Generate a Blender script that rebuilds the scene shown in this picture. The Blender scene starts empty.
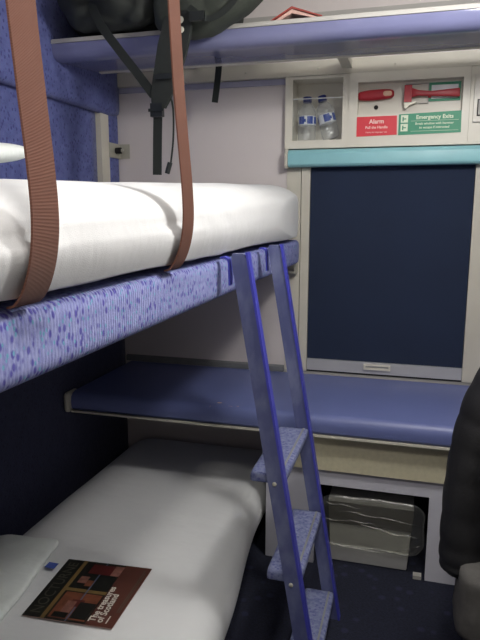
import bpy, bmesh, math, random
from mathutils import Vector, Matrix, noise

random.seed(7)
PI = math.pi
C = bpy.context.scene.collection
SC = bpy.context.scene

# ------------------------------------------------------------------ camera
cam_d = bpy.data.cameras.new('camera')
cam = bpy.data.objects.new('camera', cam_d)
C.objects.link(cam)
SC.camera = cam
yaw, pitch, roll, fpx = -0.278, -0.1779, 0.0011, 606.3
fw = Vector((math.sin(yaw) * math.cos(pitch), math.cos(yaw) * math.cos(pitch), math.sin(pitch)))
rt = Vector((math.cos(yaw), -math.sin(yaw), 0))
up = rt.cross(fw)
r2 = rt * math.cos(roll) + up * math.sin(roll)
u2 = -rt * math.sin(roll) + up * math.cos(roll)
cam.matrix_world = Matrix(((r2.x, u2.x, -fw.x, 1.3487), (r2.y, u2.y, -fw.y, -2.675), (r2.z, u2.z, -fw.z, 1.35), (0, 0, 0, 1)))
cam_d.sensor_fit = 'VERTICAL'
cam_d.sensor_height = 36
cam_d.sensor_width = 27
cam_d.lens = 36 * fpx / 640
cam_d.clip_start = 0.02

# ------------------------------------------------------------------ world, lights, exposure
W = bpy.data.worlds.new('night')
SC.world = W
W.use_nodes = True
W.node_tree.nodes['Background'].inputs[0].default_value = (0.02, 0.025, 0.04, 1)
W.node_tree.nodes['Background'].inputs[1].default_value = 0.3
SC.view_settings.view_transform = 'Standard'
SC.view_settings.look = 'None'
SC.view_settings.gamma = 1
SC.view_settings.use_curve_mapping = False
SC.view_settings.exposure = 0.14
LAMP = (1.70, -1.30, 2.14)
LAMP_W = 31.0
LAMP2 = (1.30, -2.35, 2.30)
LAMP2_W = 13.0


def area(loc, w, sx, sy, col, tilt=0.0):
    ld = bpy.data.lights.new('lamp_light', 'AREA')
    ld.shape = 'RECTANGLE'
    ld.size, ld.size_y, ld.energy, ld.color = sx, sy, w, col
    lo = bpy.data.objects.new('lamp_light', ld)
    lo.location = loc
    lo.rotation_euler = (0, tilt, 0)
    C.objects.link(lo)
    return lo


pl_d = bpy.data.lights.new('wall_lamp_light', 'POINT')
pl_d.energy, pl_d.color, pl_d.shadow_soft_size = LAMP_W, (1.0, 0.98, 0.945), 0.10
pl_o = bpy.data.objects.new('wall_lamp_light', pl_d)
pl_o.location = (LAMP[0] - 0.09, LAMP[1], LAMP[2] - 0.09)
C.objects.link(pl_o)
area((LAMP2[0], LAMP2[1], LAMP2[2] - 0.012), LAMP2_W, 0.16, 0.42, (1.0, 0.955, 0.89))


# ------------------------------------------------------------------ materials
def lin(c):
    c = c / 255.0
    return c / 12.92 if c <= 0.04045 else ((c + 0.055) / 1.055) ** 2.4


def S(r, g, b):
    return (lin(r), lin(g), lin(b), 1)


class N:
    def __init__(s, name):
        s.m = bpy.data.materials.new(name)
        s.m.use_nodes = True
        s.t = s.m.node_tree
        s.b = s.t.nodes['Principled BSDF']
        s.tc = s.t.nodes.new('ShaderNodeTexCoord')

    def n(s, typ, **kw):
        x = s.t.nodes.new(typ)
        for k, v in kw.items():
            setattr(x, k, v)
        return x

    def l(s, a, b):
        s.t.links.new(a, b)

    def coords(s, scale=(1, 1, 1)):
        mp = s.n('ShaderNodeMapping')
        mp.inputs['Scale'].default_value = scale
        s.l(s.tc.outputs['Object'], mp.inputs[0])
        return mp.outputs[0]

    def noise(s, sc, det=3, scale=(1, 1, 1)):
        x = s.n('ShaderNodeTexNoise')
        x.inputs['Scale'].default_value = sc
        x.inputs['Detail'].default_value = det
        s.l(s.coords(scale), x.inputs['Vector'])
        return x.outputs[0]

    def voro(s, sc, scale=(1, 1, 1), rnd=1.0):
        x = s.n('ShaderNodeTexVoronoi')
        x.inputs['Scale'].default_value = sc
        x.inputs['Randomness'].default_value = rnd
        s.l(s.coords(scale), x.inputs['Vector'])
        return x.outputs['Distance']

    def ramp(s, f, stops):
        r = s.n('ShaderNodeValToRGB')
        e = r.color_ramp.elements
        while len(e) < len(stops):
            e.new(0.5)
        for q, (p, c) in zip(e, stops):
            q.position = p
            q.color = c
        s.l(f, r.inputs[0])
        return r.outputs[0]

    def mix(s, f, a, b):
        x = s.n('ShaderNodeMix', data_type='RGBA')
        for src, i in ((f, 0), (a, 6), (b, 7)):
            if isinstance(src, bpy.types.NodeSocket):
                s.l(src, x.inputs[i])
            else:
                x.inputs[i].default_value = src
        return x.outputs[2]

    def bump(s, h, dist=0.002, st=1.0, prev=None):
        x = s.n('ShaderNodeBump')
        x.inputs['Strength'].default_value = st
        x.inputs['Distance'].default_value = dist
        s.l(h, x.inputs['Height'])
        if prev:
            s.l(prev, x.inputs['Normal'])
        s.l(x.outputs[0], s.b.inputs['Normal'])
        return x.outputs[0]

    def col(s, c):
        if isinstance(c, bpy.types.NodeSocket):
            s.l(c, s.b.inputs['Base Color'])
        else:
            s.b.inputs['Base Color'].default_value = c


BW = [(0, (0, 0, 0, 1)), (1, (1, 1, 1, 1))]


def plain(name, c, rough=0.5, metal=0, var=0.08, sc=12, bump=0.0, coat=0):
    k = N(name)
    d = tuple(v * (1 - var) for v in c[:3]) + (1,)
    e = tuple(min(1, v * (1 + var)) for v in c[:3]) + (1,)
    k.col(k.ramp(k.noise(sc), [(0.3, d), (0.7, e)]))
    k.b.inputs['Roughness'].default_value = rough
    k.b.inputs['Metallic'].default_value = metal
    k.b.inputs['Coat Weight'].default_value = coat
    if bump:
        k.bump(k.noise(sc * 12), bump)
    return k.m


def clear(name, c=(1, 1, 1, 1), rough=0.05, alpha=0.25, spec=0.8, haze=0.0):
    k = N(name)
    tr = k.n('ShaderNodeBsdfTransparent')
    tr.inputs[0].default_value = c
    gl = k.n('ShaderNodeBsdfGlossy')
    gl.inputs['Roughness'].default_value = rough
    gl.inputs['Color'].default_value = (0.9, 0.9, 0.9, 1)
    lw = k.n('ShaderNodeLayerWeight')
    lw.inputs[0].default_value = 0.5
    fr = k.n('ShaderNodeMath', operation='POWER')
    fr.inputs[1].default_value = 4.0
    k.l(lw.outputs['Facing'], fr.inputs[0])
    mth = k.n('ShaderNodeMath', operation='MULTIPLY_ADD')
    mth.inputs[1].default_value = spec
    mth.inputs[2].default_value = alpha
    k.l(fr.outputs[0], mth.inputs[0])
    mx = k.n('ShaderNodeMixShader')
    k.l(mth.outputs[0], mx.inputs[0])
    k.l(tr.outputs[0], mx.inputs[1])
    df = k.n('ShaderNodeBsdfDiffuse')
    df.inputs[0].default_value = (0.85, 0.88, 0.9, 1)
    sf = k.n('ShaderNodeMixShader')
    sf.inputs[0].default_value = haze
    k.l(gl.outputs[0], sf.inputs[1])
    k.l(df.outputs[0], sf.inputs[2])
    k.l(sf.outputs[0], mx.inputs[2])
    k.l(mx.outputs[0], k.t.nodes['Material Output'].inputs['Surface'])
    nb = k.n('ShaderNodeBump')
    nb.inputs['Distance'].default_value = 0.004
    k.l(k.noise(35), nb.inputs['Height'])
    k.l(nb.outputs[0], gl.inputs['Normal'])
    k.t.nodes.remove(k.b)
    return k.m


def fabric_wall(name='blue_wall_upholstery', d=1.0):
    k = N(name)
    base = k.ramp(k.noise(30, 4), [(0.3, S(72, 80, 136)), (0.7, S(92, 100, 158))])
    f1 = k.ramp(k.voro(70, (1, 1, 0.7)), [(0.22, (1, 1, 1, 1)), (0.36, (0, 0, 0, 1))])
    c = k.mix(f1, base, S(52, 56, 118))
    f2 = k.ramp(k.voro(110, (1.1, 0.9, 1)), [(0.12, (1, 1, 1, 1)), (0.2, (0, 0, 0, 1))])
    k.col(k.mix(0.0 if d == 1.0 else 0.80, k.mix(f2, c, S(74, 112, 156)), S(26, 28, 44)))  # darker variant has the shade under the upper bunk mixed into its colour
    k.b.inputs['Roughness'].default_value = 0.95
    k.b.inputs['Sheen Weight'].default_value = 0.15
    k.bump(k.noise(260, 2), 0.0015)
    return k.m


def fabric_bunk():
    k = N('lilac_flecked_moquette')
    base = k.ramp(k.noise(140, 3, (1, 2.2, 0.6)), [(0.32, S(118, 124, 180)), (0.68, S(154, 160, 202))])
    dk = k.ramp(k.voro(74, (1, 1.3, 0.8), 0.75), [(0.25, (0.9, 0.9, 0.9, 1)), (0.42, (0, 0, 0, 1))])
    w = k.n('ShaderNodeTexWave', bands_direction='Y')
    w.inputs['Scale'].default_value = 40
    w.inputs['Distortion'].default_value = 0.3
    k.l(k.coords(), w.inputs['Vector'])
    c = k.mix(k.ramp(w.outputs[1], [(0.0, (0, 0, 0, 1)), (1, (0.14, 0.14, 0.14, 1))]), base, S(98, 100, 182))
    c = k.mix(dk, c, S(72, 66, 154))
    te = k.ramp(k.voro(95, (1.3, 1, 0.7), 1.0), [(0.17, (1, 1, 1, 1)), (0.27, (0, 0, 0, 1))])
    k.col(k.mix(te, c, S(104, 158, 186)))
    k.b.inputs['Roughness'].default_value = 0.9
    b = k.bump(w.outputs[1], 0.0007)
    k.bump(k.noise(300), 0.001, prev=b)
    return k.m


def fabric_tread():
    k = N('grey_blue_tread_carpet')
    base = k.ramp(k.noise(90, 3), [(0.35, S(92, 100, 140)), (0.65, S(122, 128, 160))])
    dk = k.ramp(k.voro(75, (1, 1, 1)), [(0.2, (1, 1, 1, 1)), (0.38, (0, 0, 0, 1))])
    k.col(k.mix(dk, base, S(80, 84, 134)))
    k.b.inputs['Roughness'].default_value = 0.95
    k.bump(k.noise(400), 0.001)
    return k.m


def linen(name, c, wr=0.006, sc=5):
    k = N(name)
    k.col(k.ramp(k.noise(6), [(0.2, tuple(v * 0.95 for v in c[:3]) + (1,)), (0.8, c)]))
    k.b.inputs['Roughness'].default_value = 0.8
    k.b.inputs['Sheen Weight'].default_value = 0.1
    b = k.bump(k.noise(sc, 3, (1.0, 2.0, 1.4)), wr * 2.2)
    k.bump(k.noise(600, 1), 0.0004, prev=b)
    return k.m


def webbing(name, c):
    k = N(name)
    w = k.n('ShaderNodeTexWave', bands_direction='Z')
    w.inputs['Scale'].default_value = 190
    w.inputs['Distortion'].default_value = 0.6
    k.l(k.coords(), w.inputs['Vector'])
    k.col(k.mix(k.ramp(w.outputs[1], [(0.1, (0, 0, 0, 1)), (0.9, (0.45, 0.45, 0.45, 1))]), c, tuple(v * 0.6 for v in c[:3]) + (1,)))
    k.b.inputs['Roughness'].default_value = 0.7
    k.bump(w.outputs[1], 0.0012)
    return k.m


def carpet():
    k = N('navy_floor_carpet')
    base = k.ramp(k.noise(120, 4), [(0.35, S(16, 19, 34)), (0.65, S(27, 31, 52))])
    f = k.ramp(k.voro(16), [(0.14, (1, 1, 1, 1)), (0.26, (0, 0, 0, 1))])
    k.col(k.mix(f, base, S(36, 40, 66)))
    k.b.inputs['Roughness'].default_value = 1
    k.bump(k.noise(350), 0.002)
    return k.m


def desk_mat(name, c, rough):
    k = N(name)
    d = tuple(v * 0.93 for v in c[:3]) + (1,)
    k.col(k.ramp(k.noise(5), [(0.3, d), (0.7, c)]))
    k.b.inputs['Specular IOR Level'].default_value = 0.5
    k.b.inputs['Roughness'].default_value = rough
    return k.m


def stile_mat():
    k = N('worn_blue_ladder_paint')
    f = k.ramp(k.noise(26, 4, (1, 1, 0.5)), [(0.42, (0, 0, 0, 1)), (0.68, (1, 1, 1, 1))])
    k.col(k.mix(f, S(80, 86, 128), S(106, 112, 146)))
    k.b.inputs['Roughness'].default_value = 0.42
    k.bump(k.noise(60), 0.0006)
    return k.m


def emit(name, c, s):
    k = N(name)
    k.b.inputs['Base Color'].default_value = c
    k.b.inputs['Emission Color'].default_value = c
    k.b.inputs['Emission Strength'].default_value = s
    return k.m


M = dict(
    wall_fab=fabric_wall(), wall_fab_shaded=fabric_wall('shaded_wall_upholstery', 0.5), bunk_fab=fabric_bunk(), tread=fabric_tread(), carpet=carpet(),
    sheet=linen('white_duvet_cotton', S(214, 215, 217), 0.0022), sheet_low=linen('white_sheet_cotton', S(216, 218, 220), 0.003, 5),
    pillow=linen('white_pillow_cotton', S(226, 232, 230), 0.006, 7),
    lilac=plain('pale_lilac_laminate', S(210, 203, 202), 0.45, var=0.02, sc=4),
    cream=plain('cream_plastic', S(214, 210, 198), 0.4, var=0.03, sc=8),
    creamd=plain('cream_trim', S(196, 192, 180), 0.45, var=0.03, sc=8),
    greycream=plain('grey_cream_trim', S(168, 166, 162), 0.5, var=0.03),
    shelf=desk_mat('lavender_blue_gloss', S(117, 120, 156), 0.14),
    desk=desk_mat('blue_desk_gloss', S(98, 108, 158), 0.42),
    fascia=plain('beige_speckled_laminate', S(196, 190, 164), 0.5, var=0.07, sc=60),
    white=plain('white_laminate', S(196, 196, 206), 0.45, var=0.02),
    teal=plain('teal_plastic', S(142, 196, 204), 0.4, var=0.03),
    blind=plain('navy_blind_cloth', S(24, 37, 62), 0.9, var=0.08, sc=4, bump=0.0002),
    alu=plain('brushed_aluminium', S(190, 190, 192), 0.42, 0.35, var=0.03),
    steel=plain('steel', S(176, 174, 162), 0.35, 0.3),
    strap=webbing('brown_webbing', S(114, 68, 50)),
    black=plain('black_nylon', S(34, 38, 36), 0.75, var=0.2, sc=30, bump=0.001),
    olive=plain('dark_olive_nylon', S(50, 55, 48), 0.7, var=0.15, sc=30, bump=0.001),
    blackweb=webbing('black_webbing', S(38, 44, 42)),
    buckle=plain('black_buckle_plastic', S(26, 30, 30), 0.4),
    stile=stile_mat(), stile_edge=plain('bright_blue_ladder_edge', S(66, 68, 172), 0.4, var=0.08, sc=30),
    dark=plain('black_rubber', S(12, 12, 13), 0.7),
    red=plain('red_plastic', S(168, 32, 46), 0.4, var=0.06), redsign=plain('red_sign', S(214, 48, 62), 0.5, var=0.03),
    green=plain('green_sign', S(50, 142, 108), 0.5, var=0.03), signtext=plain('pale_sign_lettering', S(226, 236, 214), 0.6, var=0.02),
    pinktext=plain('pale_pink_lettering', S(244, 214, 206), 0.6, var=0.02),
    skin=plain('worn_cream_patch', S(214, 176, 150), 0.6, var=0.05),
    bluecap=plain('dark_blue_cap', S(30, 44, 110), 0.4), bluelabel=plain('blue_label', S(38, 72, 160), 0.5),
    whitelabel=plain('white_label', S(225, 228, 232), 0.5),
    bottle=clear('bottle_plastic', (0.985, 0.99, 1, 1), 0.22, 0.14, 1.1, 0.5),
    water=clear('water', (0.97, 0.985, 1, 1), 0.03, 0.02, 0.5),
    acryl=clear('clear_acrylic', (0.95, 0.96, 0.96, 1), 0.08, 0.04, 0.8),
    acryl_edge=plain('acrylic_edge', S(205, 208, 208), 0.2),
    bag=clear('clear_plastic_bag', (0.90, 0.90, 0.86, 1), 0.25, 0.10, 0.9, 0.25),
    bin=plain('grey_bin_plastic', S(196, 196, 196), 0.5, var=0.03), binlid=plain('dark_brown_bin_flap', S(84, 80, 72), 0.4),
    cavity=plain('dark_cavity_lining', S(34, 34, 38), 0.8),
    jacket=plain('black_padded_nylon', S(31, 31, 33), 0.55, var=0.12, sc=20, bump=0.0008),
    grey_cloth=plain('dark_grey_cloth', S(88, 86, 84), 0.9, var=0.1, sc=40, bump=0.001),
    mag_black=plain('magazine_black_ink', S(24, 25, 22), 0.45, var=0.1), mag_brown=plain('magazine_brown_ink', S(80, 46, 38), 0.45, var=0.12),
    mag_rust=plain('magazine_rust_ink', S(112, 66, 46), 0.45, var=0.25, sc=40), mag_gold=plain('magazine_gold_ink', S(112, 92, 54), 0.45),
    mag_skin=plain('magazine_pale_ink', S(128, 88, 78), 0.45, var=0.3, sc=60), mag_red=plain('magazine_dark_red_ink', S(84, 30, 28), 0.45),
    mag_text=plain('magazine_lettering', S(200, 196, 186), 0.4), mag_dim=plain('magazine_dim_lettering', S(72, 70, 60), 0.4),
    mag_blue=plain('magazine_blue_ink', S(84, 96, 120), 0.3),
    upstand=plain('grey_upstand', S(120, 122, 124), 0.5),
    paper=plain('paper', S(196, 160, 150), 0.7), pink=plain('red_brown_cover', S(150, 62, 54), 0.5),
    bluetag=plain('blue_print', S(70, 92, 170), 0.7), ceiling=plain('white_ceiling_laminate', S(205, 204, 200), 0.5, var=0.02),
    mattress=plain('pale_mattress_cloth', S(170, 170, 176), 0.8), door=plain('grey_door_laminate', S(140, 138, 136), 0.5, var=0.02),
    lampglow=emit('lamp_diffuser', (1, 0.95, 0.88, 1), 4.0),
)


# ------------------------------------------------------------------ mesh helpers
def new():
    return bmesh.new()


def obj(name, bm, mat, parent=None, smooth=False, bev=0.0, seg=2):
    if bev:
        bmesh.ops.bevel(bm, geom=[e for e in bm.edges if e.is_manifold and e.calc_face_angle(0) > 0.5], offset=bev, segments=seg,
                        profile=0.5, affect='EDGES', clamp_overlap=True)
    me = bpy.data.meshes.new(name)
    bm.normal_update()
    bm.to_mesh(me)
    bm.free()
    me.materials.append(M[mat] if isinstance(mat, str) else mat)
    if smooth or bev:
        for p in me.polygons:
            p.use_smooth = True
        try:
            me.set_sharp_from_angle(angle=math.radians(180 if smooth == 'all' else 38))
        except Exception:
            pass
    o = bpy.data.objects.new(name, me)
    C.objects.link(o)
    if parent:
        o.parent = parent
        o.matrix_parent_inverse = parent.matrix_world.inverted()
    return o


def thing(name, label, cat, loc=(0, 0, 0), group=None):
    o = bpy.data.objects.new(name, None)
    o.empty_display_size = 0.05
    C.objects.link(o)
    o.location = loc
    bpy.context.view_layer.update()
    o['label'] = label
    o['category'] = cat
    if group:
        o['group'] = group
    return o


def tag(o, label, cat, group=None):
    o['label'] = label
    o['category'] = cat
    if group:
        o['group'] = group
    return o


def struct(name, bm, mat, parent=None, **kw):
    o = obj(name, bm, mat, parent, **kw)
    if not parent:
        o['kind'] = 'structure'
    return o


def box(bm, a, b):
    a, b = Vector(a), Vector(b)
    v = [bm.verts.new((x, y, z)) for x in (a.x, b.x) for y in (a.y, b.y) for z in (a.z, b.z)]
    for f in ((0, 1, 3, 2), (4, 6, 7, 5), (0, 4, 5, 1), (2, 3, 7, 6), (0, 2, 6, 4), (1, 5, 7, 3)):
        bm.faces.new([v[i] for i in f])
    return v


def bx(a, b):
    bm = new()
    box(bm, a, b)
    return bm


def prism(pts, axis, a, b):
    """extrude a 2d outline along an axis (0=x: pts are (y,z); 1=y: (x,z); 2=z: (x,y))"""
    bm = new()
    def P(p, t):
        return [(t, p[0], p[1]), (p[0], t, p[1]), (p[0], p[1], t)][axis]
    A = [bm.verts.new(P(p, a)) for p in pts]
    B = [bm.verts.new(P(p, b)) for p in pts]
    n = len(pts)
    for i in range(n):
        bm.faces.new((A[i], A[(i + 1) % n], B[(i + 1) % n], B[i]))
    bm.faces.new(A[::-1])
    bm.faces.new(B)
    bmesh.ops.recalc_face_normals(bm, faces=bm.faces)
    return bm


def rbox(lo, hi, r, n=(10, 10, 6), amp=0.0, fr=3.0, seed=0, fn=None, e=2.0):
    """soft box: rounded with separate radii, then gently rumpled"""
    lo, hi, r = Vector(lo), Vector(hi), Vector(r)
    c = (lo + hi) / 2
    h = (hi - lo) / 2
    bm = new()
    cache = {}
    def vert(i, j, k):
        if (i, j, k) not in cache:
            s = [2 * i / n[0] - 1, 2 * j / n[1] - 1, 2 * k / n[2] - 1]
            p = Vector([s[0] * h[0], s[1] * h[1], s[2] * h[2]])
            # warp so rows gather near the edges
            for a in range(3):
                t = s[a]
                p[a] = h[a] * (t * (1.0 - 0.25) + 0.25 * math.sin(t * PI / 2)) if n[a] > 3 else h[a] * t
            q = Vector([max(-(h[a] - r[a]), min(h[a] - r[a], p[a])) for a in range(3)])
            d = Vector([(p[a] - q[a]) / r[a] for a in range(3)])
            m = max(abs(x) for x in d)
            L = (abs(d[0]) ** e + abs(d[1]) ** e + abs(d[2]) ** e) ** (1 / e)
            if L > 1e-6:
                d = d * (m / L)
            w = q + Vector([d[a] * r[a] for a in range(3)]) + c
            if amp:
                nv = noise.noise_vector(w * fr + Vector((seed, seed * 2, 0)))
                n2 = noise.noise_vector(w * fr * 2.7 + Vector((0, seed, seed)))
                w = w + (nv + n2 * 0.4) * amp
            if fn:
                w = Vector(fn(w))
            cache[(i, j, k)] = bm.verts.new(w)
        return cache[(i, j, k)]
    for a in range(3):
        b_, c_ = (a + 1) % 3, (a + 2) % 3
        for side in (0, n[a]):
            for i in range(n[b_]):
                for j in range(n[c_]):
                    q = []
                    for (di, dj) in ((0, 0), (1, 0), (1, 1), (0, 1)):
                        idx = [0, 0, 0]
                        idx[a] = side
                        idx[b_] = i + di
                        idx[c_] = j + dj
                        q.append(vert(*idx))
                    if side == 0:
                        q.reverse()
                    bm.faces.new(q)
    return bm


def cr(pts, k):
    """smooth path through points"""
    P = [Vector(p) for p in pts]
    P = [P[0] * 2 - P[1]] + P + [P[-1] * 2 - P[-2]]
    out = []
    for i in range(1, len(P) - 2):
        for s in range(k):
            t = s / k
            a, b, c, d = P[i - 1:i + 3]
            out.append(0.5 * ((2 * b) + (-a + c) * t + (2 * a - 5 * b + 4 * c - d) * t * t + (-a + 3 * b - 3 * c + d) * t ** 3))
    out.append(P[-2])
    return out


def ribbon(pts, wdir, width, th, k=6, bm=None):
    bm = bm or new()
    P = cr(pts, k)
    n = len(P)
    rows = []
    for i, p in enumerate(P):
        t = (P[min(i + 1, n - 1)] - P[max(i - 1, 0)]).normalized()
        f = i / (n - 1)
        wd = wdir(f) if callable(wdir) else wdir
        wd = Vector(wd)
        wd = (wd - t * wd.dot(t)).normalized()
        nn = t.cross(wd).normalized()
        w = width(f) if callable(width) else width
        rows.append([bm.verts.new(p + wd * (sx * w / 2) + nn * (sz * th / 2)) for sx, sz in ((-1, -1), (1, -1), (1, 1), (-1, 1))])
    for a, b in zip(rows, rows[1:]):
        for i in range(4):
            bm.faces.new((a[i], a[(i + 1) % 4], b[(i + 1) % 4], b[i]))
    bm.faces.new(rows[0][::-1])
    bm.faces.new(rows[-1])
    bmesh.ops.recalc_face_normals(bm, faces=bm.faces)
    return bm


def tube(pts, r, k=6, seg=10, bm=None, flat=None):
    bm = bm or new()
    P = cr(pts, k) if k > 1 else [Vector(p) for p in pts]
    n = len(P)
    rows = []
    prev = None
    for i, p in enumerate(P):
        t = (P[min(i + 1, n - 1)] - P[max(i - 1, 0)]).normalized()
        if prev is None:
            prev = Vector((0, 0, 1)) if abs(t.z) < 0.9 else Vector((1, 0, 0))
        a = (prev - t * prev.dot(t)).normalized()
        b = t.cross(a)
        prev = a
        rr = r(i / (n - 1)) if callable(r) else r
        rows.append([bm.verts.new(p + a * math.cos(2 * PI * s / seg) * rr + b * math.sin(2 * PI * s / seg) * rr) for s in range(seg)])
    for a, b in zip(rows, rows[1:]):
        for i in range(seg):
            bm.faces.new((a[i], a[(i + 1) % seg], b[(i + 1) % seg], b[i]))
    bm.faces.new(rows[0][::-1])
    bm.faces.new(rows[-1])
    bmesh.ops.recalc_face_normals(bm, faces=bm.faces)
    return bm


def lathe(prof, seg=24, mat=None, bm=None):
    bm = bm or new()
    rows = []
    for (r, z) in prof:
        rows.append([bm.verts.new((r * math.cos(2 * PI * s / seg), r * math.sin(2 * PI * s / seg), z)) for s in range(seg)])
    for a, b in zip(rows, rows[1:]):
        for i in range(seg):
            bm.faces.new((a[i], a[(i + 1) % seg], b[(i + 1) % seg], b[i]))
    bm.faces.new(rows[0][::-1])
    bm.faces.new(rows[-1])
    if mat is not None:
        bmesh.ops.transform(bm, matrix=mat, verts=bm.verts)
    return bm


def text(name, s, size, mw, mat, parent, align='LEFT', depth=0.0006, bold=0.0, sx=1.0):
    cu = bpy.data.curves.new(name, 'FONT')
    cu.body = s
    cu.size = size
    cu.align_x = align
    cu.extrude = depth
    cu.offset = bold
    cu.resolution_u = 3
    t = bpy.data.objects.new(name, cu)
    C.objects.link(t)
    bpy.context.view_layer.update()
    me = bpy.data.meshes.new_from_object(t.evaluated_get(bpy.context.evaluated_depsgraph_get()))
    bpy.data.objects.remove(t)
    me.transform(mw @ Matrix.Diagonal((sx, 1, 1, 1)))
    me.materials.clear()
    me.materials.append(M[mat])
    o = bpy.data.objects.new(name, me)
    C.objects.link(o)
    if parent:
        o.parent = parent
        o.matrix_parent_inverse = parent.matrix_world.inverted()
    return o


FRONT = lambda x, y, z: Matrix.Translation((x, y, z)) @ Matrix.Rotation(PI / 2, 4, 'X')   # lettering facing -y

# ------------------------------------------------------------------ the room
RX, H, BACK = 1.80, 2.35, -3.05
struct('floor', bx((-0.15, BACK - 0.1, -0.08), (RX + 0.1, 0.2, 0)), 'carpet')
struct('ceiling', bx((-0.15, BACK - 0.1, H), (RX + 0.1, 0.2, H + 0.08)), 'ceiling')

bm = new()
box(bm, (-0.15, 0.0, 0), (0.80, 0.15, H))
box(bm, (0.80, 0.0, 0), (RX + 0.1, 0.15, 0.60))
box(bm, (0.80, 0.0, 1.95), (RX + 0.1, 0.15, H))
box(bm, (1.66, 0.0, 0.60), (RX + 0.1, 0.15, 1.53))
box(bm, (0.80, 0.10, 1.53), (RX + 0.1, 0.15, 1.95))
struct('wall_window', bm, 'lilac')
struct('wall_right', bx((RX, BACK, 0), (RX + 0.1, 0.0, H)), 'door')
bm = new()
box(bm, (-0.15, BACK - 0.1, 0), (1.0, BACK, H))
box(bm, (1.0, BACK - 0.1, 2.05), (RX + 0.1, BACK, H))
struct('wall_back', bm, 'lilac')
d = struct('door_1', bx((1.0, BACK - 0.08, 0), (RX + 0.1, BACK - 0.02, 2.05)), 'door')
obj('door_handle', tube([(1.12, BACK - 0.021, 1.0), (1.12, BACK + 0.04, 1.0), (1.24, BACK + 0.04, 1.0)], 0.009, 1), 'alu', d, smooth=True)

# left wall: hard wall with padded panels as its parts
wl = struct('wall_left', bx((-0.15, BACK, 0), (-0.04, 0.0, H)), 'lilac')
obj('lower_padding', rbox((-0.04, BACK + 0.01, 0.0), (-0.001, -0.002, 1.12), (0.014, 0.02, 0.02), (4, 40, 16)), 'wall_fab_shaded', wl, smooth='all')
obj('middle_padding', rbox((-0.04, BACK + 0.01, 1.13), (-0.026, -0.176, 1.80), (0.01, 0.015, 0.015), (4, 40, 12)), 'wall_fab', wl, smooth='all')
obj('corner_padding', rbox((-0.04, -0.096, 1.13), (-0.004, -0.002, 1.80), (0.01, 0.01, 0.015), (4, 6, 12)), 'wall_fab', wl, smooth='all')
obj('upright_strip', bx((-0.04, -0.172, 1.13), (-0.004, -0.100, 1.80)), 'creamd', wl, bev=0.006)
obj('bolster', rbox((-0.04, BACK + 0.01, 1.772), (0.020, -0.012, 2.34), (0.03, 0.02, 0.035), (4, 40, 14), 0.001, 9), 'wall_fab', wl, smooth='all')

# window behind the blind
w1 = struct('window_1', bx((0.90, 0.06, 0.60), (1.66, 0.07, 1.53)), clear('window_glass', (0.6, 0.65, 0.7, 1), 0.02, 0.05))
bm = new()
box(bm, (0.80, -0.006, 0.632), (0.862, 0.10, 1.534))
box(bm, (0.866, -0.012, 0.632), (0.903, 0.10, 1.534))
obj('window_frame', bm, 'creamd', w1, bev=0.003)
obj('window_frame', bx((1.572, -0.012, 0.632), (1.70, 0.10, 1.534)), 'creamd', w1, bev=0.003)
obj('window_sill', bx((0.80, -0.006, 0.603), (1.70, 0.10, 0.631)), 'greycream', w1, bev=0.002)

# trims on the window wall
struct('trim_1', bx((0.0, -0.035, 1.905), (RX, 0.0, 1.962)), 'creamd', bev=0.006)
struct('trim_2', bx((0.0, -0.014, 1.880), (0.79, 0.0, 1.903)), plain('grey_lilac_trim', S(150, 150, 172), 0.5), bev=0.003)
struct('trim_3', bx((0.0, -0.03, 2.12), (RX, 0.0, 2.15)), 'greycream', bev=0.006)
struct('trim_4', bx((0.0, -0.06, 2.24), (RX, 0.0, 2.35)), 'cream', bev=0.01)

# lamps
t = thing('ceiling_lamp', 'long white ceiling lamp over the door end of the cabin', 'lamp', (LAMP2[0], LAMP2[1], H))
x, y, z = LAMP2
bm = new()
box(bm, (x - 0.12, y - 0.25, H - 0.045), (x - 0.09, y + 0.25, H - 0.001))
box(bm, (x + 0.09, y - 0.25, H - 0.045), (x + 0.12, y + 0.25, H - 0.001))
box(bm, (x - 0.09, y - 0.25, H - 0.045), (x + 0.09, y - 0.22, H - 0.001))
box(bm, (x - 0.09, y + 0.22, H - 0.045), (x + 0.09, y + 0.25, H - 0.001))
obj('housing', bm, 'cream', t)
obj('diffuser', bx((x - 0.088, y - 0.218, H - 0.035), (x + 0.088, y + 0.218, H - 0.02)), 'lampglow', t)
t = thing('wall_lamp', 'slanted white lamp high on the right wall above the coat hook', 'lamp', (RX, LAMP[1], LAMP[2]))
x, y, z = LAMP
obj('diffuser', prism([(x - 0.05, z + 0.05), (x + 0.05, z - 0.05), (x + 0.056, z - 0.044), (x - 0.044, z + 0.056)], 1, y - 0.22, y + 0.22), 'lampglow', t)
obj('housing', prism([(RX - 0.001, z - 0.056), (x + 0.052, z - 0.056), (x + 0.060, z - 0.046), (x - 0.042, z + 0.060), (x - 0.055, z + 0.056), (x - 0.055, z + 0.085), (RX - 0.001, z + 0.085)], 1, y - 0.22, y + 0.22), 'cream', t)

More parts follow.
